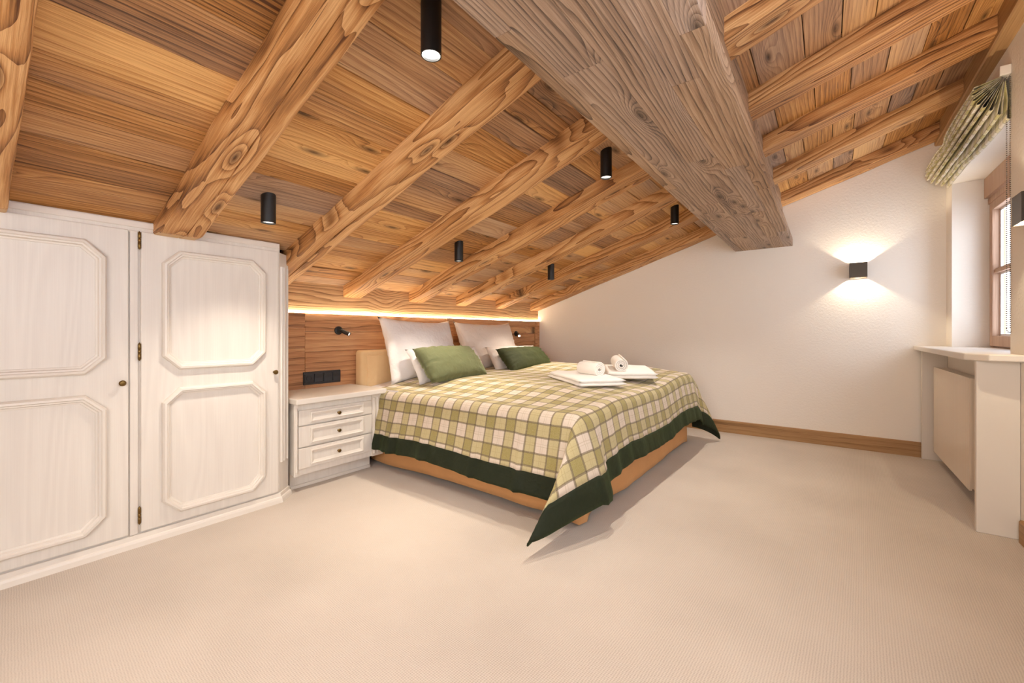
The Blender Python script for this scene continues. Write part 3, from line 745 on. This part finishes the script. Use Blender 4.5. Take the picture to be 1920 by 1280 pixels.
def rolled_towel(c, ln, r, rot, tilt, label):
    t = thing('rolled_towel', c, label, 'towel', 'white towels on the bed', (0, R(tilt), R(rot)))
    rows = []; turns = 3.2; n = 90
    for k in (0, .03, .5, .97, 1):
        e = .006 if k in (0, 1) else 0
        row = []
        for i in range(n + 1):
            th = turns * 2 * math.pi * i / n; rr = .012 + (r - .012) * i / n - e * .4
            row.append(((k - .5) * ln, rr * math.cos(th), r + rr * math.sin(th)))
        rows.append(row)
    o = MB().grid(rows).build('roll', M_TOWEL, t, smooth=True, local=True)
    md = o.modifiers.new('thick', 'SOLIDIFY'); md.thickness = .0105; md.offset = 0
    return t
folded_towel((-1.50, 2.93, .676), .38, .62, -37, (0, 1), 'flat folded white towel under the left towel roll')
rolled_towel((-1.46, 2.95, .722), .21, .052, -22, 1, 'rolled white towel lying on the left folded towel')
folded_towel((-1.34, 3.42, .698), .40, .52, -62, (0, 3), 'flat folded white towel under the right towel roll')
rolled_towel((-1.40, 3.36, .742), .30, .054, -60, 4, 'rolled white towel end-on, lying on the right folded towel')

# ------------------------------------------------------------------ ceiling spots
SP = [(-2.27, .962, .073, .130), (-2.28, 2.352, .068, .132), (-2.28, 3.71, .068, .136), (-1.05, .952, .067, .165), (-1.056, 2.346, .068, .155), (-1.054, 3.755, .070, .142)]
SLAB = ['black ceiling spotlight just above the right wardrobe door', 'small black ceiling spotlight directly above the left tall white pillow',
        'smallest black ceiling spotlight, low above the right pillows near the end wall', 'large black glowing ceiling spotlight at the top of the picture',
        'black ceiling spotlight left of the big beam, upper middle of picture', 'black ceiling spotlight left of the big beam near the white wall']
for (x, y, dia, ln), lb in zip(SP, SLAB):
    zt = CZ(x) + .012; r = .034
    t = thing('ceiling_spotlight', (x, y, zt), lb, 'spotlight', 'black ceiling spotlights')
    L = ln + .012 + .011
    MB().lathe([(r, 0), (r, -L), (r - .004, -L), (r - .005, -L + .016), (0, -L + .018)], Matrix.Translation((x, y, zt)), 32, cap=False).build('housing', M_BLACK, t, smooth=True, auto=40)
    MB().lathe([(0, -L + .007), (r - .0045, -L + .008), (r - .0045, -L + .010), (0, -L + .011)], Matrix.Translation((x, y, zt)), 24).build('lens', M_LENSHOT if (x > -2 and y < 1) else M_LENS, t)
    lamp('spot_light', 'SPOT', (x, y, zt - L - .004), 40 if x < -2 and y < 1 else 56, WARM, spot_size=R(104), spot_blend=.85, shadow_soft_size=.028)

# ------------------------------------------------------------------ wall lamps
def wall_lamp(c, nx, ny, label, power):
    """open box lamp at wall point c, facing (nx,ny)"""
    t = thing('wall_lamp', c, label, 'wall lamp', 'up and down wall lamps', (0, 0, math.atan2(ny, nx)))
    a, d, h, th = .061, .100, .066, .0035
    mb = MB().box(d - th, d, -a, a, -h, h, .0008).box(0.012, d - th, -a, -a + th, -h, h).box(0.012, d - th, a - th, a, -h, h).box(0.008, .0125, -a, a, -h, h)
    mb.build('housing', M_BRONZE, t, local=True)
    MB().box(0, .008, -a + .012, a - .012, -h + .012, h - .012).build('wall_plate', M_BRONZE, t, local=True)
    MB().box(.0125, d - th, -a + th, a - th, -.008, .008).build('lamp_holder', M_BRONZE, t, local=True)
    for s in (-1, 1):
        MB().box(.035, .075, -.02, .02, s * .0085 - .0005, s * .0085 + .0005).build('led', M_LENSHOT, t, local=True)
        l = lamp('wall_lamp_light', 'POINT', Vector(c) + Vector((nx, ny, 0)) * .05 + Vector((0, 0, s * .022)), power, (1.0, .82, .58), shadow_soft_size=.006)
wall_lamp((.224, YG, 1.601), 0, -1, 'bronze up-and-down wall lamp on the white end wall', 10)
wall_lamp((XW, 2.88, 1.605), -1, 0, 'bronze wall lamp cut off by the right picture edge beside the window', 16)

# ------------------------------------------------------------------ window ledge, radiator, blind
lg = thing('window_ledge', (.69, 4.0, 0), 'white window ledge board on two upright side panels', 'ledge')
MB().prism([(.59, YG - .002), (.59, 3.27), (.66, 3.165), (XW - .001, 3.15), (XW - .001, 3.392), (.985, 3.392), (.985, 4.698), (XW - .001, 4.698), (XW - .001, YG - .002)], 2, .902, .938, .006).build('board', M_WHITE2, lg)
MB().box(.630, XW - .001, 3.235, 3.268, 0, .902, .004).build('side_panel', M_WHITE2, lg)
MB().box(.632, XW - .001, 4.83, 4.862, 0, .902, .004).build('side_panel', M_WHITE2, lg)
rd = thing('radiator', (.73, 4.2, .09), 'white ribbed panel radiator under the window ledge', 'radiator')
y0, y1, xf = 3.705, 4.765, .692
pts = []
ny = 40
for i in range(ny):
    a = y0 + .03 + (y1 - y0 - .06) * i / ny; wdt = (y1 - y0 - .06) / ny
    pts += [(xf + .002, a), (xf, a + wdt * .2), (xf, a + wdt * .75), (xf + .002, a + wdt * .95)]
pts = [(xf + .001, y0), (xf, y0 + .002)] + pts + [(xf, y1 - .002), (xf + .001, y1), (xf + .012, y1), (xf + .012, y0)]
MB().prism(pts, 2, .09, .772).build('front_panel', M_RAD, rd)
for ya in (y0 + .006, y1 - .008): MB().box(xf + .0125, .778, ya, ya + .003, .10, .768).build('side_panel', M_RAD, rd)
g = MB()
for i in range(52):
    a = y0 + .014 + (y1 - y0 - .03) * i / 51; g.box(xf + .014, .774, a, a + .007, .755, .766)
tag(g.build('top_grille', M_RAD, rd), kind='stuff')
MB().box(xf + .016, .776, y0 + .012, y1 - .012, .11, .745).build('convector', M_DARK, rd)
MB().box(.778, XW, y0 + .2, y1 - .2, .2, .65).build('bracket', M_RAD, rd)

# roman blind: fan of folds gathered under the header rail
rb = thing('roman_blind', (.74, 4.08, 2.46), 'gathered green and cream checked roman blind above the window', 'blind')
MB().box(.742, XW - .001, 3.365, 4.80, 2.425, 2.475, .003).build('header_rail', M_WHITE2, rb)
NF = 8
def fold_profile(y):
    pts = []; hub = Vector((.765, 2.425))
    far = (y - 3.37) / 1.42
    kink = .018 * math.exp(-((far - .62) / .10) ** 2) * (1 if far < .7 else .6)
    for k in range(NF):
        f = k / (NF - 1); an = R(197 + 78 * f)
        rl = (.125 + .105 * f ** 1.2) * (1 + .06 * math.sin(far * 5 + k)) - kink * (1 - .3 * f)
        tip = hub + Vector((math.cos(an), math.sin(an))) * rl; d = (tip - hub).normalized(); nrm = Vector((-d.y, d.x)); w = .0085
        tip = Vector((min(tip.x, .778), tip.y))
        pts += [hub + d * .015 + nrm * -.002, hub + d * (rl * .55) - nrm * w * .5, tip - d * .008 - nrm * w, tip + d * .0, tip - d * .008 + nrm * w, hub + d * (rl * .55) + nrm * w * .5]
    return pts
bm = bmesh.new(); uvl = bm.loops.layers.uv.new('UVMap'); rows = []; ysv = [3.375 + (4.79 - 3.375) * i / 60 for i in range(61)]
for y in ysv:
    rows.append([bm.verts.new(Vector((p.x, y, p.y)) - Vector(rb['off'])) for p in fold_profile(y)])
for i in range(60):
    for j in range(len(rows[0]) - 1):
        f = bm.faces.new((rows[i][j], rows[i + 1][j], rows[i + 1][j + 1], rows[i][j + 1])); f.smooth = True
        for lp, (p, q) in zip(f.loops, ((i, j), (i + 1, j), (i + 1, j + 1), (i, j + 1))): lp[uvl].uv = (ysv[p], q * .034)
me = bpy.data.meshes.new('fabric'); bm.to_mesh(me); bm.free(); me.materials.append(M_BLIND)
o = bpy.data.objects.new('fabric', me); COL.objects.link(o); o.parent = rb
md = o.modifiers.new('thick', 'SOLIDIFY'); md.thickness = .0025; md.offset = 0
ch = MB()
def beads(pts, st=.011):
    for p, q in zip(pts, pts[1:]):
        p, q = Vector(p), Vector(q); n = max(1, int((q - p).length / st))
        for i in range(n):
            b = bmesh.new(); bmesh.ops.create_icosphere(b, subdivisions=1, radius=.0034); ch.add(b, Matrix.Translation(p.lerp(q, i / n)))
cy = 3.40
loop = [(.774, cy, 2.42), (.774, cy, 1.075)] + [(.782 - .008 * math.cos(math.pi * k / 6) , cy - .014 + .014 * math.cos(math.pi * k / 6), 1.07 - .02 * math.sin(math.pi * k / 6)) for k in range(7)] + [(.780, cy - .028, 1.075), (.780, cy - .028, 2.42)]
beads(loop)
ch.build('bead_chain', M_CHAIN, rb, smooth=True)
for o in list(bpy.data.objects):
    if 'off' in o: del o['off']
